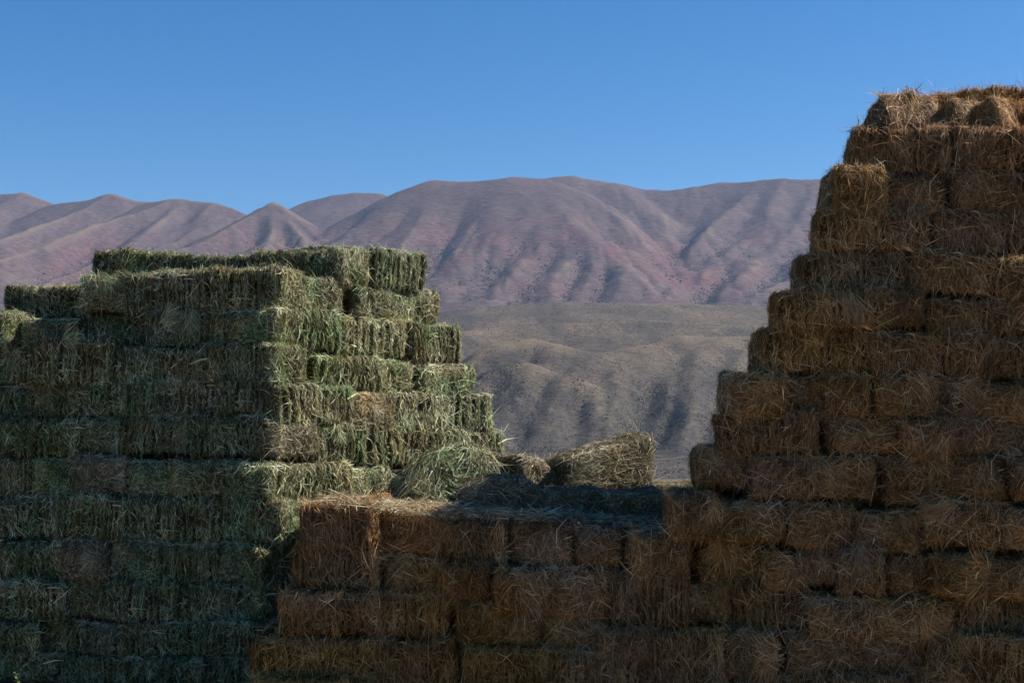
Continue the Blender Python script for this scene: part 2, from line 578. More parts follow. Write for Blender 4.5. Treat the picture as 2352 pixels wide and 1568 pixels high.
nL = len(LEFT)
for r, (cx, Yc, fa, fr, fl) in enumerate(LEFT, 1):
    c0 = at(cx, (fr[-1][2] + fr[-1][3]) / 2, Yc)
    dF = (1.0, -0.24)
    dK = (math.cos(R(fa + 11)), math.sin(R(fa + 11)))
    for i, b in enumerate(fr, 1):
        o = opts(b, color='green', style=None, push=0.0)
        lab = f"dark green hay bale, {ORD[i]} from left in {ROWN(r, nL)} row of left stack's shaded front"
        if 'faded' == o['color']:
            lab = f"yellowish hay bale, {ORD[i]} from left in {ROWN(r, nL)} row of left stack's shaded front"
        BALES['LF', r, i] = face_bale(b[0], b[1], b[2], b[3], c0, dF, 0.85, o['color'], o['style'], lab, G_LEFT, o['push'])
    for i, b in enumerate(fl, 1):
        o = opts(b, color='green', style=None, push=0.0)
        lab = f"sunlit green hay bale, {ORD[i]} from corner in {ROWN(r, nL)} row of left stack's right flank"
        if 'faded' == o['color']:
            lab = f"sunlit tan hay bale, {ORD[i]} from corner in {ROWN(r, nL)} row of left stack's right flank"
        if r > 8:
            lab = f"shadowed green hay bale on left stack's flank behind the low wall, {ROWN(r, nL)} row"
        BALES['LK', r, i] = face_bale(b[0], b[1], b[2], b[3], c0, dK, 0.85, o['color'], o['style'], lab, G_LEFT, o['push'] - 0.03 * (i - 1), jp=0.01, jit=0.5)

# ---- tall right stack (front rank); last bales of each row run on outside the frame
DR = (1.0, -0.10)
RIGHT = [
    (11.62, [(1997, 2158, 196, 296, dict(style='rough', yaw=10, push=.02, T=.55)), (2158, 2252, 203, 296, dict(style='slump', yaw=38, push=.02, T=.5)), (2254, 2318, 205, 300, dict(style='rough', push=.10, yaw=44, T=.5)), (2316, 2440, 207, 300, dict(style='slump', push=-.26)), (2440, 2640, 216, 300, dict(style='slump', push=-.5))]),
    (11.56, [(1946, 2188, 290, 396), (2198, 2420, 290, 394), (2420, 2660, 290, 394)]),
    (11.48, [(1884, 2028, 375, 490), (2030, 2175, 386, 490, dict(style='rough')), (2177, 2313, 386, 490), (2313, 2470, 392, 490), (2470, 2680, 390, 490)]),
    (11.44, [(1866, 2134, 482, 578), (2146, 2400, 484, 580), (2400, 2660, 484, 580)]),
    (11.37, [(1826, 2086, 574, 670), (2112, 2400, 580, 672), (2400, 2660, 580, 672)]),
    (11.29, [(1768, 2036, 662, 753), (2038, 2138, 668, 756), (2138, 2330, 672, 760), (2330, 2480, 672, 760), (2480, 2680, 672, 760)]),
    (11.26, [(1724, 1998, 756, 858), (1998, 2248, 766, 862), (2248, 2420, 772, 868), (2420, 2660, 772, 868)]),
    (11.14, [(1646, 1798, 848, 952, dict(style='rough')), (1798, 1905, 856, 952), (1905, 2006, 862, 956), (2006, 2146, 858, 960, dict(style='rough')),
             (2150, 2262, 868, 962), (2262, 2400, 870, 962), (2400, 2640, 870, 962)]),
    (11.12, [(1638, 1890, 946, 1042), (1898, 2064, 952, 1046, dict(style='rough')), (2064, 2190, 956, 1048), (2190, 2290, 956, 1046), (2290, 2420, 956, 1046), (2420, 2640, 956, 1046)]),
    (11.02, [(1578, 1716, 1028, 1128, dict(style='rough')), (1720, 1872, 1040, 1134, dict(style='rough')), (1876, 2018, 1046, 1148, dict(style='rough')),
             (2024, 2190, 1048, 1156, dict(style='rough')), (2192, 2320, 1050, 1156), (2320, 2480, 1050, 1156), (2480, 2680, 1050, 1156)]),
    (11.00, [(1512, 1644, 1130, 1236, dict(style='rough')), (1644, 1810, 1146, 1242, dict(style='rough')), (1812, 1950, 1158, 1262, dict(style='rough')), (1950, 2108, 1168, 1262),
             (2112, 2300, 1160, 1262, dict(style='rough', push=.05)), (2300, 2460, 1166, 1262), (2460, 2660, 1166, 1262)]),
]
nR = len(RIGHT)
for r, (Yc, row) in enumerate(RIGHT, 1):
    p0 = np.array([2.0, Yc])
    for i, b in enumerate(row, 1):
        o = opts(b, color='brown', style=None, push=0.0)
        lead = "sun-topped brown straw bale" if r == 1 else "shaded brown straw bale"
        lab = f"{lead}, {ORD[i]} from left in {ROWN(r, 99)} row of the tall right stack"
        ob = face_bale(b[0] + (22 if i == 1 else 0), b[1], b[2], b[3], p0, DR, o.get('T', 0.9), o['color'], o['style'], lab, G_RIGHT, o['push'], jp=0.05, jit=1.5, lap=7)
        if r == 1:
            ob.rotation_euler.x -= R(24)
            ob.location.z -= 0.09
        if 'yaw' in o:
            ob.rotation_euler.z += R(o['yaw'])
        BALES['R', r, i] = ob
    # the rank behind carries the stack's depth (and its shadow)
    x0, x1 = row[0][0] + 80, 2600
    n = 4
    for i in range(n):
        back, i = divmod(i, n)
        xl = x0 + 45 * back
        a, b = xl + (x1 - xl) * i / n, xl + (x1 - xl) * (i + 1) / n
        face_bale(a, b, row[0][2] + 12, row[0][3] + 12, np.array([2.0, Yc + 0.86 + 0.8 * back]), DR, 0.5 if r < 8 else 0.85, 'brown', 'flake',
                  "brown straw bale in the back rank of the right stack, hidden by the front bales",
                  "back rank of the right stack")

# ---- long low wall: runs from the left stack to the right edge under the tall stack
WALL = [
    (11.00, [(699, 866, 1152, 1258), (866, 1006, 1176, 1276), (1006, 1172, 1192, 1300), (1172, 1312, 1204, 1306),
             (1326, 1428, 1214, 1300, dict(style='rough')), (1434, 1566, 1222, 1330, dict(style='rough')), (1602, 1746, 1240, 1348, dict(style='rough')),
             (1752, 1852, 1262, 1350), (1852, 1940, 1266, 1352), (1938, 2040, 1264, 1364, dict(push=.05)), (2040, 2133, 1274, 1368),
             (2134, 2250, 1280, 1370, dict(push=.06)), (2250, 2400, 1276, 1370), (2400, 2620, 1276, 1370)]),
    (10.96, [(679, 868, 1254, 1352), (876, 1012, 1270, 1368), (1012, 1126, 1288, 1390), (1130, 1243, 1300, 1400, dict(push=.05)), (1247, 1396, 1296, 1415),
             (1402, 1566, 1324, 1440), (1568, 1684, 1350, 1444), (1684, 1856, 1354, 1450), (1858, 2010, 1358, 1455),
             (2012, 2190, 1362, 1466, dict(style='rough')), (2192, 2400, 1368, 1466), (2400, 2620, 1368, 1466)]),
    (10.90, [(643, 868, 1352, 1450), (872, 1032, 1370, 1468), (1034, 1130, 1388, 1482), (1130, 1240, 1396, 1486), (1242, 1392, 1408, 1500),
             (1394, 1506, 1432, 1516), (1508, 1672, 1440, 1522), (1676, 1798, 1446, 1556, dict(push=.08)), (1800, 1950, 1450, 1552, dict(style='rough')),
             (1952, 2134, 1456, 1560, dict(style='rough')), (2137, 2400, 1458, 1566), (2400, 2620, 1458, 1566)]),
    (10.84, [(587, 878, 1452, 1548), (880, 1052, 1468, 1562), (1054, 1252, 1478, 1572), (1254, 1452, 1496, 1584), (1454, 1680, 1512, 1600),
             (1682, 1850, 1548, 1640), (1852, 2060, 1548, 1640), (2062, 2380, 1556, 1644), (2380, 2620, 1556, 1644)]),
    (10.80, [(582, 800, 1544, 1650), (802, 1000, 1556, 1650), (1002, 1240, 1568, 1650), (1242, 1460, 1580, 1650), (1462, 1680, 1594, 1650)]),
]
nW = len(WALL)
for r, (Yc, row) in enumerate(WALL, 1):
    for i, b in enumerate(row, 1):
        o = opts(b, color='brown', style=None, push=0.0)
        lab = f"shaded brown straw bale, {ORD[i]} from left in {ROWN(r, nW)} row of the long low wall"
        BALES['W', r, i] = face_bale(b[0], b[1], b[2], b[3], np.array([2.0, Yc]), DR, 0.9, o['color'], o['style'], lab, G_WALL, o['push'], jp=0.05, jit=1.5, lap=7)

for r, (Yc, row) in enumerate(WALL, 1):  # unseen rank added behind the wall to stop light leaking through gaps
    x0, x1 = row[0][0] + 60, 2600 if r < 5 else 1700
    n = 7 if r < 5 else 4
    for i in range(n):
        a, b = x0 + (x1 - x0) * i / n, x0 + (x1 - x0) * (i + 1) / n
        f = (i + .5) / n
        yt = row[0][2] + f * (row[-1][2] - row[0][2]) + 12
        face_bale(a, b, yt, yt + 108, np.array([2.0, Yc + 0.86]), DR, 0.7, 'brown', 'flake',
                  "brown straw bale in the back rank of the low wall, hidden by the front bales", "back rank of the low wall")

# ---- the low platform behind the wall and the loose bales on it
PLAT = [(720, 905, 1.47), (905, 1090, 1.44), (1090, 1270, 1.42), (1270, 1450, 1.40), (1450, 1650, 1.40)]
for rank, Y in enumerate((12.38, 13.2)):
    for i, (a, b, z) in enumerate(PLAT, 1):
        pa, pb = at(a, 1180, Y), at(b, 1180, Y)
        where = "just behind the low wall" if rank == 0 else "at the back of the gap"
        put_bale('faded', 'flake', ((pa[0] + pb[0]) / 2, Y, z - 0.36 - 0.03 * rank), pb[0] - pa[0] + .05, 0.85, 0.36, 0.0,
                 f"flat faded hay bale {where}, {ORD[i]} from left", G_LOOSE)


def loose(color, style, x0, x1, yt, yb, Y, T, yaw, label, roll=0.0, pitch=0.0):
    a, b = at(x0, yb, Y), at(x1, yb, Y)
    zt = at(x0, yt, Y)[2]
    return put_bale(color, style, ((a[0] + b[0]) / 2, Y + T * 0.3, a[2]), b[0] - a[0], T, zt - a[2], R(yaw), label, G_LOOSE, R(roll), R(pitch), jit=0.3)


BALES['G1'] = loose('green', 'rough', 900, 1138, 1026, 1178, 12.25, 0.6, 22, "big loose green hay bale slumped against the left stack's foot", -3, -6)
BALES['G2'] = loose('faded', 'rough', 1052, 1250, 1098, 1180, 11.9, 0.5, 6, "dark rounded hay bale lying in shadow beside the slumped green one", 5)
BALES['G3'] = loose('faded', 'rough', 1140, 1262, 1052, 1130, 12.75, 0.5, 34, "small tan hay bale peeping out behind the dark rounded one", 12)
BALES['G4'] = loose('faded', 'rough', 1262, 1492, 1002, 1126, 12.9, 0.5, 27, "sunlit grey-green hay bale sitting alone in the gap between the stacks", 0)
BALES['G5'] = loose('faded', 'rough', 1245, 1390, 1124, 1190, 11.95, 0.6, -4, "shadowed flat hay bale in front of the lone sunlit one", 2)
BALES['G6'] = loose('faded', 'rough', 1385, 1525, 1128, 1196, 11.90, 0.6, 3, "shadowed flat hay bale tucked against the right stack's foot", -3)

def reshape(o, f):
    me = o.data.copy()
    n = len(me.vertices)
    co = np.empty(n * 3, np.float32)
    me.vertices.foreach_get("co", co)
    co = co.reshape(-1, 3)
    co[:, 2] *= f(co[:, 0] / 0.3, co[:, 1] / 0.42)
    me.vertices.foreach_set("co", co.ravel())
    me.update()
    o.data = me


reshape(BALES['G4'], lambda x, y: np.clip(0.86 + 0.24 * x, 0.35, 1.04) + 0 * y)
reshape(BALES['G1'], lambda x, y: np.clip(1.05 - 0.45 * np.abs(x - .25) ** 1.6, 0.3, 1.1) + 0 * y)
reshape(BALES['G2'], lambda x, y: np.clip(1.08 - 0.5 * np.abs(x) ** 2, 0.3, 1.1) + 0 * y)
reshape(BALES['G3'], lambda x, y: np.clip(1.0 - 0.35 * np.clip(x, 0, 2), 0.3, 1.1) + 0 * y)

loose('faded', 'rough', 1484, 1606, 1108, 1160, 13.3, 0.6, 4, "pale flat hay bale at the back of the gap, right beside the right stack")

# ---- loose tufts seen hanging on particular bales
for key, x, z, a, c, s in (
        (('LF', 2, 2), -.1, .93, 2.6, 'green', 1.0), (('LF', 2, 2), .25, .95, 2.0, 'green', .9), (('LF', 3, 1), .1, .9, 2.3, 'green', 1.0),
        (('LF', 3, 4), -.35, .75, 1.0, 'green', .9), (('LF', 3, 4), .15, .9, 3.0, 'green', .9), (('LF', 3, 5), .2, .9, 2.4, 'green', .8),
        (('LF', 4, 2), .0, 1.0, 1.7, 'green', .9), (('LF', 4, 1), .2, .8, 3.0, 'green', .7), (('LF', 7, 3), -.2, .9, 2.6, 'faded', .9),
        (('LF', 9, 2), .3, .5, -1.6, 'faded', .9), (('LK', 6, 2), .0, .95, 3.1, 'green', .8), (('LK', 1, 1), .1, .8, 3.3, 'green', .8),
        (('LK', 5, 2), .0, .6, 2.4, 'faded', .7),
        (('W', 3, 8), .45, .45, -1.35, 'brown', 1.15), (('W', 3, 8), .4, .5, -2.0, 'brown', 1.0), (('W', 1, 10), .0, .9, 3.0, 'brown', .9),
        (('W', 1, 12), .3, .4, -1.8, 'brown', 1.1), (('W', 1, 12), .4, .7, -1.3, 'brown', .9), (('W', 1, 7), -.1, .95, 2.6, 'brown', 1.0),
        (('W', 1, 7), -.2, .95, 3.5, 'brown', .9), (('W', 1, 8), .1, .7, -2.2, 'brown', .9), (('W', 2, 4), .1, .5, 2.1, 'brown', 1.1),
        (('W', 2, 10), .1, .6, 2.7, 'brown', 1.0), (('R', 10, 3), -.2, .6, 1.7, 'brown', .9), (('R', 10, 3), -.3, .7, 2.4, 'brown', .8),
        (('R', 11, 5), -.2, .8, -2.1, 'brown', 1.0), (('R', 11, 1), .4, .8, 3.2, 'brown', .8), (('R', 8, 4), .1, .8, 2.2, 'brown', 1.0),
        (('R', 8, 1), .2, .8, -2.3, 'brown', .9), (('R', 8, 5), .0, .7, 1.9, 'brown', 1.0), (('R', 6, 1), .3, .7, 2.9, 'brown', 1.0),
        (('R', 3, 3), .0, .7, -1.6, 'brown', .9), (('R', 9, 3), .2, .6, -2.6, 'brown', 1.0), (('R', 1, 1), .0, .95, 2.9, 'brown', .9)):
    tuft(BALES[key], x, z, a, c, s)

# ------------------------------------------------------------------ terrain
def ridge_height(X, Y, ridges, base, k):
    acc = np.exp((base - 300) / k)
    for pts, s, r in ridges:
        P = [at(*p) for p in pts]
        best = np.full(X.shape, -1e9)
        for A, B in zip(P[:-1], P[1:]):
            d = (B - A)[:2]
            t = np.clip(((X - A[0]) * d[0] + (Y - A[1]) * d[1]) / (d @ d), 0, 1)
            dist = np.hypot(X - A[0] - t * d[0], Y - A[1] - t * d[1])
            z = A[2] + t * (B[2] - A[2])
            best = np.maximum(best, z - s * (np.sqrt(dist ** 2 + r * r) - r))
        acc = acc + np.exp((best - 300) / k)
    return 300 + k * np.log(acc)


def blur(Z, k):
    for ax in (0, 1):
        P = np.pad(Z, [(k, k) if a == ax else (0, 0) for a in (0, 1)], mode='edge')
        c = np.cumsum(P, axis=ax)
        n = Z.shape[ax]
        hi = np.take(c, np.arange(2 * k, 2 * k + n), axis=ax)
        lo = np.take(c, np.arange(0, n), axis=ax)
        Z = (hi - lo) / (2 * k)
    return Z


def carve(X, Y, Z, lines):
    st, x0, y0 = X[1, 0] - X[0, 0], X[0, 0], Y[0, 0]

    def hit(px, py):
        dx, dy, dz = ray(px, py)
        ys = np.arange(Y[0, 0] + 10, Y[0, -1] - 10, st)
        xs, zs = ys * dx / dy, EYE + ys * dz / dy
        i = np.clip(((xs - x0) / st).astype(int), 0, X.shape[0] - 1)
        j = np.clip(((ys - y0) / st).astype(int), 0, X.shape[1] - 1)
        k = np.argmax(Z0[i, j] >= zs)
        return np.array((xs[k], ys[k]))
    Z0 = Z.copy()
    cut = np.zeros_like(Z)
    lines = [(p_, d_ * (0.72 if Y[0, -1] > 4000 else 1.0), w_) for p_, d_, w_ in lines]
    for pts, depth, width in lines:
        P = [hit(*p) for p in pts]
        L_ = np.cumsum([0] + [np.linalg.norm(b - a) for a, b in zip(P[:-1], P[1:])])
        wob = 0.35 * width * vn(X / (2.2 * width), Y / (2.2 * width), 0, int(depth * 7) % 50)
        for n, (A, B) in enumerate(zip(P[:-1], P[1:])):
            d = B - A
            t = np.clip(((X - A[0]) * d[0] + (Y - A[1]) * d[1]) / max(d @ d, 1e-6), 0, 1)
            f = (L_[n] + t * (L_[n + 1] - L_[n])) / L_[-1]
            dist = np.abs(np.hypot(X - A[0] - t * d[0], Y - A[1] - t * d[1]) + wob * .5)
            prof = np.clip(1 - dist / width, 0, 1) ** 1.25
            cut = np.maximum(cut, depth * prof * np.minimum(1, 3.5 * f + .1) * np.minimum(1, 4 * (1 - f) + .25))
    return Z - cut


def grid_mesh(name, xs, ys, zf, mat, crest=None, gullies=()):
    X, Y = np.meshgrid(xs, ys, indexing='ij')
    Z = carve(X, Y, zf(X, Y), gullies) if gullies else zf(X, Y)
    i = np.arange(X.size).reshape(X.shape)
    q = np.stack([i[:-1, :-1], i[1:, :-1], i[1:, 1:], i[:-1, 1:]], axis=-1).reshape(-1, 4)
    at_ = {}
    if crest:
        at_["crest"] = np.clip((Z - blur(Z, crest[0])) / crest[1], 0, 1).ravel()
    me = mesh_from(name, np.stack([X, Y, Z], -1).reshape(-1, 3), q, None, [mat], at_, smooth=True)
    return link(name, me), X, Y, Z


MS, MR = 0.58, 18
MOUNT = [
    ([(1060, 424, 4750), (1170, 410, 4700), (1240, 414, 4700)], .62, 110),
    ([(1240, 414, 4700), (1330, 448, 4560), (1430, 500, 4370), (1500, 545, 4220), (1552, 585, 4080)], MS, 22),
    ([(1200, 416, 4680), (1260, 470, 4400), (1344, 522, 4150), (1440, 600, 3880), (1551, 667, 3660)], .52, 26),
    ([(1170, 412, 4690), (1120, 480, 4380), (1060, 560, 4060), (1010, 640, 3800)], .52, 26),
    ([(1190, 430, 4600), (1210, 500, 4250), (1190, 580, 3950), (1120, 670, 3650)], .52, 40),
    ([(1300, 510, 4200), (1290, 580, 3920), (1230, 690, 3600)], .52, 18),
    ([(1344, 540, 4100), (1380, 620, 3800), (1340, 690, 3600)], .54, 16),
    ([(1420, 600, 3880), (1450, 660, 3680), (1420, 695, 3560)], .54, 16),
    ([(880, 482, 4950), (905, 468, 4900), (960, 432, 4800), (1000, 418, 4770), (1060, 422, 4750)], MS, 60),
    ([(1000, 419, 4770), (930, 462, 4650), (820, 525, 4420), (720, 590, 4150), (600, 650, 3900)], MS, MR),
    ([(1005, 425, 4750), (985, 500, 4420), (930, 580, 4100), (880, 660, 3800)], MS, MR),
    ([(1180, 420, 5300), (1230, 412, 5300), (1310, 404, 5300), (1400, 420, 5250), (1480, 435, 5250), (1540, 437, 5200), (1600, 428, 5200),
      (1660, 418, 5200), (1700, 420, 5150), (1750, 415, 5100), (1800, 412, 5050), (1870, 414, 5000), (2000, 420, 5000), (2300, 405, 5000), (2800, 430, 5000)], .62, 50),
    ([(1420, 424, 5200), (1470, 470, 4900), (1510, 520, 4600)], .55, 40),
    ([(1750, 418, 5080), (1690, 478, 4780), (1620, 530, 4480), (1566, 585, 4200), (1552, 610, 4080)], MS, 18),
    ([(1800, 414, 5040), (1770, 500, 4560), (1690, 570, 4200), (1610, 640, 3920)], .54, 18),
    ([(1880, 416, 5000), (1850, 500, 4560), (1790, 570, 4230), (1690, 650, 3850)], .54, 18),
    ([(1980, 420, 4980), (1930, 540, 4350), (1820, 640, 3900), (1760, 670, 3760)], .54, 18),
    ([(2150, 415, 4980), (2080, 560, 4300), (1960, 670, 3800)], .54, 18),
    ([(2400, 415, 4980), (2300, 560, 4300), (2200, 670, 3800)], .54, 18),
    ([(560, 520, 5950), (640, 500, 5900), (670, 486, 5900), (720, 460, 5900), (770, 448, 5900), (820, 443, 5900), (870, 445, 5900), (930, 475, 5900), (1000, 520, 5900)], .52, 26),
    ([(630, 468, 4850), (600, 482, 4780), (520, 520, 4600), (420, 570, 4350), (330, 625, 4080)], MS, 9),
    ([(630, 468, 4850), (670, 492, 4730), (712, 530, 4560), (740, 550, 4460)], MS, 9),
    ([(630, 470, 4840), (610, 550, 4420), (570, 640, 4000)], MS, 14),
    ([(650, 482, 4780), (700, 570, 4300), (690, 640, 3980)], MS, 14),
    ([(590, 520, 5200), (560, 492, 5200), (530, 478, 5200), (480, 465, 5200), (420, 461, 5200), (390, 459, 5200), (340, 466, 5250)], MS, 18),
    ([(400, 460, 5200), (330, 482, 5020), (220, 515, 4780), (100, 560, 4480), (0, 600, 4230), (-150, 640, 4000)], MS, 9),
    ([(490, 467, 5180), (430, 530, 4780), (350, 580, 4450), (260, 620, 4200)], MS, 14),
    ([(420, 462, 5200), (310, 560, 4560), (170, 630, 4180), (60, 680, 3950)], MS, 14),
    ([(390, 466, 5550), (310, 462, 5500), (265, 447, 5500), (235, 450, 5500), (205, 460, 5500), (120, 469, 5550)], MS, 14),
    ([(250, 448, 5500), (190, 480, 5280), (90, 515, 5000), (0, 550, 4740), (-150, 600, 4400)], MS, 9),
    ([(120, 468, 5800), (50, 443, 5800), (0, 447, 5800), (-150, 455, 5800), (-400, 440, 5800)], MS, 18),
    ([(50, 445, 5800), (-40, 490, 5450), (-180, 540, 5000)], MS, 30),
    ([(-300, 445, 5800), (-380, 560, 4900), (-420, 650, 4200)], MS, 18),
]


def mount_z(X, Y):
    wx = 60 * vn(X / 420, Y / 420, 0, 3) + 22 * vn(X / 150, Y / 150, 0, 4)
    wy = 60 * vn(X / 420, Y / 420, 5, 5) + 22 * vn(X / 150, Y / 150, 3, 6)
    fade = np.clip((5200 - Y) / 900, 0.12, 1.0)
    base = 140 + (Y - 2650) * 0.11
    Z = ridge_height(X + wx * fade * .55, Y + wy * fade * .55, MOUNT, base, 8.0)
    low = np.clip((620 - Z) / 330, 0, 1) * np.clip((Z - 240) / 60, 0, 1)
    g1 = np.abs(vn(X / 95 + 0.7 * vn(X / 300, Y / 300, 1, 7), Y / 520, 0, 8))
    g2 = np.abs(vn(X / 42 + 0.5 * vn(X / 130, Y / 130, 1, 9), Y / 260, 0, 10))
    Z = Z - 17 * low * (1 - g1) ** 3 - 7 * low * (1 - g2) ** 3
    er = (1 - np.abs(vn(X / 75 + 0.9 * vn(X / 210, Y / 210, 2, 13), Y / 300, 0, 14))) ** 4
    er2 = (1 - np.abs(vn(X / 33 + 0.8 * vn(X / 90, Y / 90, 3, 15), Y / 130, 0, 16))) ** 4
    patchy = np.clip(0.5 + vn(X / 500, Y / 500, 0, 17), 0.1, 1)
    return Z + 3.5 * fbm(X / 50, Y / 50, 4, 20) * (0.4 + low) - (4.5 * er + 3.0 * er2) * patchy


FORE = [
    ([(600, 730, 2650), (900, 722, 2600), (1000, 716, 2600), (1100, 706, 2600), (1300, 695, 2600), (1500, 697, 2600), (1760, 703, 2600), (2000, 700, 2600), (2400, 700, 2600)], .34, 60),
    ([(700, 790, 2000), (1000, 772, 2000), (1070, 758, 2000), (1250, 740, 2080), (1500, 736, 2120), (1750, 745, 2120), (2000, 738, 2120), (2400, 730, 2100)], .32, 40),
    ([(900, 900, 1560), (1020, 850, 1620), (1070, 828, 1630), (1150, 790, 1680), (1230, 776, 1710), (1290, 786, 1690), (1345, 826, 1650)], .52, 16),
    ([(1060, 905, 1530), (1110, 868, 1550), (1180, 842, 1570), (1250, 834, 1580), (1310, 858, 1540), (1360, 910, 1490), (1400, 1000, 1400), (1420, 1060, 1340)], .62, 22),
    ([(1230, 850, 1560), (1240, 930, 1470), (1230, 1060, 1330)], .62, 22),
    ([(1130, 865, 1550), (1110, 960, 1440), (1060, 1060, 1330)], .62, 22),
    ([(1180, 850, 1560), (1180, 940, 1460), (1150, 1060, 1330)], .62, 22),
    ([(1310, 838, 1640), (1420, 802, 1730), (1560, 772, 1830), (1700, 774, 1880), (1900, 766, 1880), (2300, 750, 1880)], .48, 18),
    ([(1560, 775, 1810), (1590, 850, 1640), (1600, 940, 1490), (1580, 1065, 1320)], .62, 22),
    ([(1470, 800, 1740), (1440, 870, 1590), (1420, 950, 1470), (1440, 1060, 1330)], .62, 22),
    ([(1700, 780, 1850), (1700, 860, 1640), (1690, 960, 1480), (1700, 1065, 1320)], .62, 22),
    ([(1850, 780, 1850), (1840, 900, 1600), (1820, 1065, 1320)], .62, 22),
    ([(2100, 780, 1850), (2080, 900, 1600), (2050, 1065, 1320)], .62, 22),
    ([(900, 900, 1560), (850, 1065, 1320)], .62, 22),
]


def fore_z(X, Y):
    wx = 20 * vn(X / 130, Y / 130, 0, 31) + 7 * vn(X / 45, Y / 45, 0, 32)
    base = -53.0 + np.clip(Y - 1320, 0, None) * 0.06
    Z = ridge_height(X + wx, Y + wx * .4, FORE, base, 6.5)
    m = np.clip((Z + 50) / 30, 0, 1)
    m = m * np.clip((100 - Z) / 70, 0.3, 1)
    return Z + m * (1.7 * fbm(X / 60, Y / 60, 4, 40) + 0.9 * fbm(X / 11, Y / 11, 2, 50) - 1.5 * (1 - np.abs(vn(X / 13 + .9 * vn(X / 40, Y / 40, 2, 54), Y / 60, 0, 53))) ** 3 - 2.5 * (1 - np.abs(vn(X / 26 + .8 * vn(X / 70, Y / 70, 2, 44), Y / 150, 0, 43))) ** 4)


def bump(nt, h, strength, dist):
    b = nt.nodes.new("ShaderNodeBump")
    b.inputs["Strength"].default_value = strength
    b.inputs["Distance"].default_value = dist
    nt.links.new(h, b.inputs["Height"])
    return b.outputs[0]


def stretch(nt, vec, s):
    m = nt.nodes.new("ShaderNodeMapping")
    m.inputs["Scale"].default_value = s
    nt.links.new(vec, m.inputs["Vector"])
    return m.outputs[0]


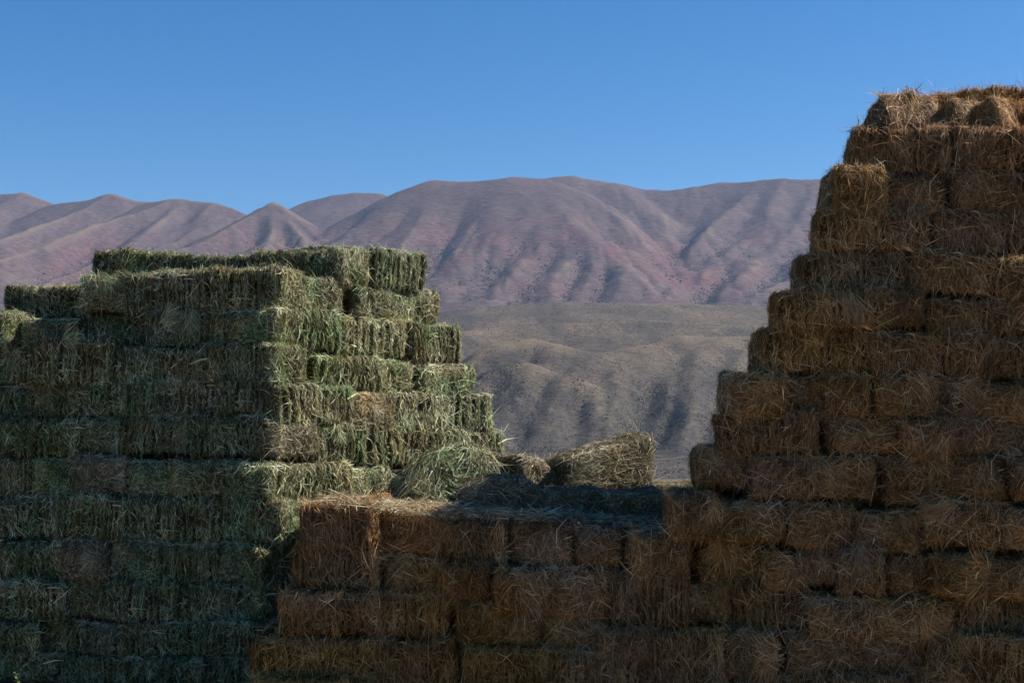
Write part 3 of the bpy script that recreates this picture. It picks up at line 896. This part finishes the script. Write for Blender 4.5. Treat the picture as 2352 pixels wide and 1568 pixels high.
def terrain_material(name, mountain):
    m, nt, out = new_mat(name)
    geo = nt.nodes.new("ShaderNodeNewGeometry")
    pos = geo.outputs["Position"]
    if mountain:
        a = ramp(nt, [(0.30, (0.0693, 0.0505, 0.0544)), (0.5, (0.0871, 0.0618, 0.0622)), (0.72, (0.1079, 0.0768, 0.0680))], noise(nt, 0.004, 6, 0.6, pos))
        red = maprange(nt, noise(nt, 0.0045, 4, 0.55, stretch(nt, pos, (1, .55, 1.6))), 0.46, 0.64, 0, 0.85)
        sep = nt.nodes.new("ShaderNodeSeparateXYZ")
        nt.links.new(pos, sep.inputs[0])
        band = ramp(nt, [(0.0, (0, 0, 0)), (0.25, (.8, .8, .8)), (0.5, (1, 1, 1)), (0.8, (0, 0, 0))], maprange(nt, sep.outputs[2], 230, 700))
        rf = nt.nodes.new("ShaderNodeMath")
        rf.operation = 'MULTIPLY'
        nt.links.new(red, rf.inputs[0])
        nt.links.new(band, rf.inputs[1])
        col = mix(nt, rf.outputs[0], a, (0.125, 0.058, 0.060))
        pale = maprange(nt, noise(nt, 0.012, 4, 0.6, pos), 0.56, 0.70, 0, 0.6)
        lowz = maprange(nt, sep.outputs[2], 300, 390, 1, 0)
        pf = nt.nodes.new("ShaderNodeMath")
        pf.operation = 'MULTIPLY'
        nt.links.new(pale, pf.inputs[0])
        nt.links.new(lowz, pf.inputs[1])
        col = mix(nt, pf.outputs[0], col, (0.1750, 0.1400, 0.1260))
        spot_s, bs = 0.5, 7.0
        fine = noise(nt, 0.06, 5, 0.65, stretch(nt, pos, (.6, 1, 2.2)))
    else:
        a = ramp(nt, [(0.3, (0.078, 0.065, 0.054)), (0.5, (0.120, 0.096, 0.072)), (0.7, (0.168, 0.130, 0.090))], noise(nt, 0.009, 5, 0.6, pos))
        col = a
        dark = maprange(nt, noise(nt, 0.011, 3, 0.5, stretch(nt, pos, (1.6, .6, 1))), 0.52, 0.62, 0, 0.55)
        col = mix(nt, dark, col, (0.045, 0.044, 0.042))
        fine = noise(nt, 0.17, 6, 0.78, stretch(nt, pos, (.6, 1, 2.2)))
        spot_s, bs = 0.9, 3.0
    col = mix(nt, maprange(nt, fine, 0.34, 0.66, 0.0, 1.0), mix(nt, 1.0, col, (1.28, 1.25, 1.2), 'MULTIPLY'), mix(nt, 1.0, col, (0.55, 0.57, 0.60) if mountain else (0.38, 0.40, 0.43), 'MULTIPLY'))
    ca = nt.nodes.new("ShaderNodeAttribute")
    ca.attribute_name = "crest"
    col = mix(nt, maprange(nt, ca.outputs["Fac"], 0.2, 0.9, 0, 0.9 if mountain else 0.5), col, (0.150, 0.112, 0.082) if mountain else (0.190, 0.143, 0.092))
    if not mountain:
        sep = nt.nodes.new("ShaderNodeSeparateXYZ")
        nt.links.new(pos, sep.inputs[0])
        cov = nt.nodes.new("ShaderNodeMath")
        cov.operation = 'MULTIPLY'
        nt.links.new(maprange(nt, sep.outputs[2], 66, 5, 0, 1), cov.inputs[0])  # shade and scrub of the lower slopes put into a darker colour
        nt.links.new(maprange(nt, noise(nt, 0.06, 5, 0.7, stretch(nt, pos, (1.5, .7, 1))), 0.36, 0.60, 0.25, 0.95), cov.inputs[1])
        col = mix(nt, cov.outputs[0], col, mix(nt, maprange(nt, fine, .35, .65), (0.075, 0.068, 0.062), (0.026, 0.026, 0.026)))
    # low scrub dotted over the slope
    v = nt.nodes.new("ShaderNodeTexVoronoi")
    v.inputs["Scale"].default_value = 0.045 if mountain else 0.15
    nt.links.new(pos, v.inputs["Vector"])
    dot = maprange(nt, v.outputs["Distance"], 0.10 if mountain else 0.12, 0.22 if mountain else 0.26, 1, 0)
    dens = maprange(nt, noise(nt, 0.006 if mountain else 0.02, 4, 0.6, pos), 0.42, 0.60, 0.05 if mountain else 0.35, spot_s)
    df = nt.nodes.new("ShaderNodeMath")
    df.operation = 'MULTIPLY'
    nt.links.new(dot, df.inputs[0])
    nt.links.new(dens, df.inputs[1])
    col = mix(nt, df.outputs[0], col, (0.045, 0.050, 0.040))
    p = nt.nodes.new("ShaderNodeBsdfPrincipled")
    p.inputs["Roughness"].default_value = 0.95
    p.inputs["Specular IOR Level"].default_value = 0.1
    nt.links.new(col, p.inputs["Base Color"])
    nt.links.new(bump(nt, fine, 0.7, bs), p.inputs["Normal"])
    nt.links.new(p.outputs[0], out.inputs[0])
    return m


MGUL = [
    ([(1075, 455), (1045, 510), (1005, 560), (985, 640)], 55, 110),
    ([(1430, 455), (1490, 505), (1530, 545), (1548, 580), (1550, 620)], 60, 120),
    ([(1570, 490), (1555, 530), (1548, 565)], 45, 90),
    ([(1230, 500), (1190, 560), (1130, 630), (1080, 702)], 34, 80),
    ([(1300, 540), (1260, 600), (1200, 660), (1160, 700)], 34, 80),
    ([(1350, 570), (1320, 630), (1290, 696)], 28, 60),
    ([(1400, 600), (1385, 650), (1360, 698)], 26, 55),
    ([(1150, 590), (1110, 640), (1060, 700)], 24, 55),
    ([(1110, 480), (1060, 560), (1030, 620)], 26, 70),
    ([(1755, 500), (1720, 550), (1680, 590), (1640, 640)], 36, 80),
    ([(1850, 540), (1800, 590), (1730, 640)], 34, 80),
    ([(1690, 590), (1640, 650), (1600, 690)], 24, 60),
    ([(660, 490), (700, 520), (735, 550)], 26, 60), ([(640, 500), (655, 540), (660, 580)], 22, 55), ([(600, 510), (590, 550), (560, 580)], 22, 60),
    ([(480, 490), (420, 530), (370, 560)], 30, 70), ([(440, 490), (370, 525), (310, 560)], 24, 60), ([(300, 500), (240, 540), (150, 600)], 26, 70),
    ([(180, 490), (110, 530), (40, 570)], 26, 70), ([(850, 480), (800, 520), (760, 550)], 30, 80), ([(950, 470), (900, 520), (850, 560)], 26, 70),
]
FGUL = [
    ([(1285, 850), (1235, 910), (1205, 980), (1180, 1045)], 8, 22), ([(1500, 850), (1490, 920), (1465, 980), (1440, 1040)], 14, 34),
    ([(1560, 850), (1545, 920), (1515, 990), (1490, 1040)], 9, 26), ([(1170, 850), (1130, 900), (1100, 960)], 8, 26),
    ([(1350, 880), (1330, 950), (1310, 1030)], 6, 18), ([(1655, 880), (1640, 950), (1600, 1030)], 8, 22), ([(1400, 870), (1390, 940), (1370, 1030)], 5, 16),
    ([(1350, 830), (1300, 842), (1250, 850)], 5, 22), ([(1340, 745), (1300, 775), (1290, 800)], 6, 40), ([(1600, 790), (1530, 830), (1500, 850)], 6, 30),
]
M_MOUNT = terrain_material("mountain_soil", True)
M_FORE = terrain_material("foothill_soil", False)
mo, MX, MY, MZ = grid_mesh("mountains", np.arange(-2900, 2901, 7.5), np.arange(2650, 6500, 7.5), mount_z, M_MOUNT, (7, 15.0), MGUL)
tag(mo, kind='structure')
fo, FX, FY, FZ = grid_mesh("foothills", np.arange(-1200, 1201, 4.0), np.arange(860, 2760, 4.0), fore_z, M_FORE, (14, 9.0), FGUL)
tag(fo, kind='structure')

# near ground: a bare yard that drops away to the valley floor
m, nt, out = new_mat("yard_soil")
geo = nt.nodes.new("ShaderNodeNewGeometry")
pos = geo.outputs["Position"]
c = ramp(nt, [(0.3, (0.12, 0.084, 0.048)), (0.5, (0.175, 0.125, 0.070)), (0.7, (0.24, 0.175, 0.10))], noise(nt, 0.5, 6, 0.65, pos))
sep = nt.nodes.new("ShaderNodeSeparateXYZ")
nt.links.new(pos, sep.inputs[0])
c = mix(nt, maprange(nt, sep.outputs[1], 17, 40), c, mix(nt, noise(nt, .03, 5, .6, pos), (0.05, 0.045, 0.038), (0.10, 0.09, 0.075)))
c = mix(nt, maprange(nt, noise(nt, 14, 4, 0.7, pos), 0.35, 0.65, 0, .6), c, mix(nt, 1.0, c, (.6, .58, .55), 'MULTIPLY'))
p = nt.nodes.new("ShaderNodeBsdfPrincipled")
p.inputs["Roughness"].default_value = 0.95
nt.links.new(c, p.inputs["Base Color"])
nt.links.new(bump(nt, noise(nt, 18, 5, 0.7, pos), 0.6, 0.04), p.inputs["Normal"])
nt.links.new(p.outputs[0], out.inputs[0])


def yard_z(X, Y):
    t = np.clip((Y - 40) / 300, 0, 1)
    t = t * t * (3 - 2 * t)
    near = np.exp(-((Y - 5) / 60) ** 2)
    return -53.4 * t - 0.02 + 0.03 * fbm(X / 2.5, Y / 2.5, 3, 60) * near


yo, *_ = grid_mesh("ground", np.concatenate([np.arange(-1600, -30, 60.0), np.arange(-30, 30, .6), np.arange(30, 1601, 60.0)]),
                   np.concatenate([np.arange(-400, -10, 30.0), np.arange(-10, 40, .6), np.arange(40, 930, 10.0)]), yard_z, m)
tag(yo, kind='structure')


# ------------------------------------------------------------------ scrub on the slopes
def simple_mat(name, c1, c2, scale, rough=0.9, transl=0):
    m, nt, out = new_mat(name)
    geo = nt.nodes.new("ShaderNodeNewGeometry")
    c = ramp(nt, [(0.35, c1), (0.65, c2)], noise(nt, scale, 3, .6, geo.outputs["Position"]))
    p = nt.nodes.new("ShaderNodeBsdfPrincipled")
    p.inputs["Roughness"].default_value = rough
    p.inputs["Specular IOR Level"].default_value = 0.2
    nt.links.new(c, p.inputs["Base Color"])
    if transl:
        t = nt.nodes.new("ShaderNodeBsdfTranslucent")
        nt.links.new(c, t.inputs[0])
        ms = nt.nodes.new("ShaderNodeMixShader")
        ms.inputs[0].default_value = transl
        nt.links.new(p.outputs[0], ms.inputs[1])
        nt.links.new(t.outputs[0], ms.inputs[2])
        nt.links.new(ms.outputs[0], out.inputs[0])
    else:
        nt.links.new(p.outputs[0], out.inputs[0])
    return m


M_SCRUB = simple_mat("scrub_leaves", (0.030, 0.034, 0.026), (0.060, 0.060, 0.042), 0.2)
phi = (1 + 5 ** .5) / 2
ICO = unit(np.array([(-1, phi, 0), (1, phi, 0), (-1, -phi, 0), (1, -phi, 0), (0, -1, phi), (0, 1, phi), (0, -1, -phi), (0, 1, -phi),
                     (phi, 0, -1), (phi, 0, 1), (-phi, 0, -1), (-phi, 0, 1)], float))
ICF = np.array([(0, 11, 5), (0, 5, 1), (0, 1, 7), (0, 7, 10), (0, 10, 11), (1, 5, 9), (5, 11, 4), (11, 10, 2), (10, 7, 6), (7, 1, 8),
                (3, 9, 4), (3, 4, 2), (3, 2, 6), (3, 6, 8), (3, 8, 9), (4, 9, 5), (2, 4, 11), (6, 2, 10), (8, 6, 7), (9, 8, 1)])


def scrub(name, X, Y, Z, dens, n, r0, r1, seed):
    rg = np.random.default_rng(seed)
    w = dens.ravel() / dens.sum()
    idx = rg.choice(w.size, n, p=w)
    st = X[1, 0] - X[0, 0]
    x = X.ravel()[idx] + rg.uniform(-.5, .5, n) * st
    y = Y.ravel()[idx] + rg.uniform(-.5, .5, n) * st
    i, j = np.clip((x - X[0, 0]) / st, 0, X.shape[0] - 2), np.clip((y - Y[0, 0]) / st, 0, X.shape[1] - 2)
    i0, j0 = i.astype(int), j.astype(int)
    fi, fj = i - i0, j - j0
    z = (Z[i0, j0] * (1 - fi) + Z[i0 + 1, j0] * fi) * (1 - fj) + (Z[i0, j0 + 1] * (1 - fi) + Z[i0 + 1, j0 + 1] * fi) * fj
    r = rg.uniform(r0, r1, n) * np.exp(rg.normal(0, .25, n))
    V = ICO[None] * r[:, None, None] * rg.uniform(.65, 1.3, (n, 12, 1)) * np.array([1.15, 1.15, .8])
    V = V + np.stack([x, y, z + r * .35], -1)[:, None]
    Fc = ICF[None] + (np.arange(n) * 12)[:, None, None]
    me = mesh_from(name, V.reshape(-1, 3), None, Fc.reshape(-1, 3), [M_SCRUB])
    o = link(name, me)
    tag(o, None, None, None, 'stuff')
    return o


gul = np.clip(blur(MZ, 8) - MZ - 1.5, 0, 9)
inview = (np.abs(MX) < MY * 0.42)
low = np.clip((560 - MZ) / 250, 0, 1)
dn = (gul ** 1.3 + 0.06 + 0.8 * np.clip(vn(MX / 160, MY / 160, 0, 70) - .35, 0, 1)) * low * inview * (MZ > 200)
o = scrub("mountain_scrub", MX, MY, MZ, dn, 16000, 0.6, 2.0, 1)
tag(o, "dark scrub bushes dotted along the mountain gullies", "scrub")
inview = (np.abs(FX) < FY * 0.40)
gul = np.clip(blur(FZ, 5) - FZ, 0, 5)
dn = (0.35 + np.clip(vn(FX / 60, FY / 60, 0, 71), 0, 1) + 0.5 * gul + np.clip((1700 - FY) / 500, 0, .6)) * inview
# thickets on the gully sides, added partly as dark colour for their shade
for px, py, Y, rx, ry, wgt in ((1500, 900, 1560, 22, 60, 3), (1520, 950, 1490, 26, 70, 4), (1480, 990, 1430, 24, 50, 3), (1150, 860, 1560, 26, 50, 3),
                               (1110, 900, 1500, 24, 70, 3), (1195, 960, 1440, 12, 80, 2.5), (1330, 900, 1500, 9, 70, 2), (1640, 980, 1440, 12, 60, 2),
                               (1260, 1040, 1350, 60, 20, 2)):
    c_ = at(px, py, Y)
    q_ = ((FX - c_[0]) / rx) ** 2 + ((FY - c_[1]) / ry) ** 2 + 0.7 * vn(FX / 14, FY / 22, 0, 90)
    dn = dn + wgt * 6 * np.clip(1.2 - q_, 0, .6)
o = scrub("foothill_scrub", FX, FY, FZ, dn, 90000, 0.22, 0.6, 2)
tag(o, "low dark scrub dotted all over the grey-brown foothills", "scrub")


# ------------------------------------------------------------------ dirt track at the foot of the hill
def drape(name, pts, width, mat, lift=0.35, step=6.0):
    P = [at(*p)[:2] for p in pts]
    line = []
    for A, B in zip(P[:-1], P[1:]):
        k = max(2, int(np.linalg.norm(B - A) / step))
        for t in np.arange(k) / k:
            line.append(A + (B - A) * t)
    line.append(P[-1])
    L_ = np.array(line)
    T_ = np.gradient(L_, axis=0)
    T_ = T_ / np.linalg.norm(T_, axis=1, keepdims=True)
    Nn = np.stack([-T_[:, 1], T_[:, 0]], 1)
    cols = []
    for s_ in (-.5, -.17, .17, .5):
        q = L_ + Nn * width * s_
        cols.append(np.stack([q[:, 0], q[:, 1], fore_z(q[:, 0], q[:, 1]) + lift], 1))
    V = np.stack(cols, 1)
    n = len(L_)
    i = np.arange(n * 4).reshape(n, 4)
    q = np.stack([i[:-1, :-1], i[1:, :-1], i[1:, 1:], i[:-1, 1:]], -1).reshape(-1, 4)
    o = link(name, mesh_from(name, V.reshape(-1, 3), q, None, [mat], smooth=True))
    tag(o, kind='structure')
    return o


M_TRACK = simple_mat("track_dust", (0.1000, 0.0825, 0.0625), (0.1350, 0.1100, 0.0825), 0.1)
drape("dirt_track", [(1300, 1066, 1325), (1450, 1062, 1325), (1560, 1060, 1330), (1700, 1064, 1330)], 4, M_TRACK)

# ------------------------------------------------------------------ loose hay strewn over the platform
rg = np.random.default_rng(77)
N = 16000
x = rg.uniform(-1.5, 1.9, N)
y = rg.uniform(10.98, 13.5, N) - 0.1 * (x - 2.0) * 0.6
zf = np.interp(x, [-1.6, -.9, 0, .45, 1.2, 1.9], [1.64, 1.56, 1.51, 1.47, 1.42, 1.40])
front = np.clip((12.25 - y) / 0.3, 0, 1)
zt = front * zf + (1 - front) * (1.43 - 0.03 * x) + 0.03 * vn(x * 3, y * 3, 0, 80)
keep = vn(x * 2.2, y * 2.2, 0, 81) > -0.35
x, y, zt = x[keep], y[keep], zt[keep]
N = len(x)
a = rg.uniform(0, 6.28, N)
d1 = unit(np.stack([np.cos(a), np.sin(a), np.abs(rg.normal(0, .22, N))], 1))
d2 = unit(d1 + rg.normal(0, .35, (N, 3)) + np.array([0, 0, -.35]))
ln = rg.uniform(.07, .24, N)
P0 = np.stack([x, y, zt + rg.uniform(-.02, .05, N)], 1)
P1 = P0 + d1 * (ln * .5)[:, None]
P2 = P1 + d2 * (ln * .5)[:, None]
wv = unit(np.cross(d1, np.array([0, 0, 1]) + rg.normal(0, .5, (N, 3)))) * (0.0025 * np.exp(rg.normal(0, .3, N)))[:, None]
SV, S4, S3 = ribbons(P0, P1, P2, wv)
o = link("loose_hay", mesh_from("loose_hay", SV, S4, S3, [M_MIX], {"tint": np.repeat(rg.beta(2.4, 2.2, N), 5)}))
tag(o, "loose hay strewn over the low platform between the stacks", "loose hay", None, 'stuff')

# ------------------------------------------------------------------ weeds at the foot of the left stack
M_WEED = simple_mat("weed_leaf", (0.10, 0.15, 0.05), (0.20, 0.26, 0.10), 20, 0.6, 0.3)


def weed(px, Y, hgt, label, seed):
    rg = np.random.default_rng(seed)
    b = at(px, 1600, Y)
    root = bpy.data.objects.new("weed", None)
    COL.objects.link(root)
    root.location = (b[0], Y, 0)
    tag(root, label, "weed")
    k = 8
    zz = np.linspace(-0.05, hgt, 9)
    cx, cy = 0.02 * np.sin(zz * 9 + seed), 0.015 * np.cos(zz * 7)
    V, Q = [], []
    for i, z in enumerate(zz):
        for j in range(k):
            t = 2 * math.pi * j / k
            rr = 0.004 * (1 - .6 * i / 8)
            V.append((cx[i] + rr * math.cos(t), cy[i] + rr * math.sin(t), z))
    for i in range(8):
        for j in range(k):
            Q.append((i * k + j, i * k + (j + 1) % k, (i + 1) * k + (j + 1) % k, (i + 1) * k + j))
    link("stem", mesh_from("stem", V, Q, None, [M_WEED], smooth=True), root)
    for i in range(16):
        f = 0.2 + 0.8 * i / 15
        z = hgt * f
        az = 2.4 * i + seed
        L_ = 0.055 * (1.25 - .7 * f)
        up = 0.5 + .5 * f
        d = np.array((math.cos(az), math.sin(az), up))
        d /= np.linalg.norm(d)
        sdv = np.array((-math.sin(az), math.cos(az), 0))
        c = np.array((np.interp(z, zz, cx), np.interp(z, zz, cy), z))
        pts = []
        for t, w_ in ((0, .002), (.3, .010), (.65, .009), (1, .0008)):
            m_ = c + d * L_ * t + np.array((0, 0, -.012 * t * t))
            pts += [m_ - sdv * w_, m_ + np.array((0, 0, -.002)), m_ + sdv * w_]
        q = []
        for r_ in range(3):
            for s_ in range(2):
                a0 = r_ * 3 + s_
                q.append((a0, a0 + 1, a0 + 4, a0 + 3))
        link("leaf", mesh_from("leaf", pts, q, None, [M_WEED], smooth=True), root)


weed(36, 11.55, 0.26, "taller green leafy weed at the left stack's foot, bottom left corner", 1)
weed(158, 11.5, 0.15, "smaller green weed tip at the bottom edge, right of the taller weed", 4)

# ------------------------------------------------------------------ the air
m = bpy.data.materials.new("air")
m.use_nodes = True
nt = m.node_tree
nt.nodes.clear()
out = nt.nodes.new("ShaderNodeOutputMaterial")
pv = nt.nodes.new("ShaderNodeVolumePrincipled")
pv.inputs["Color"].default_value = (0.52, 0.68, 1.0, 1)
pv.inputs["Density"].default_value = 0.00004
pv.inputs["Anisotropy"].default_value = 0.2
nt.links.new(pv.outputs[0], out.inputs["Volume"])
x0, x1, y0, y1, z0, z1 = -3200, 3200, -420, 6800, -75, 1020
V = [(x, y, z) for x in (x0, x1) for y in (y0, y1) for z in (z0, z1)]
Q = [(0, 1, 3, 2), (4, 6, 7, 5), (0, 4, 5, 1), (2, 3, 7, 6), (0, 2, 6, 4), (1, 5, 7, 3)]
o = link("haze", mesh_from("haze", V, Q, None, [m]))
tag(o, None, None, None, 'stuff')
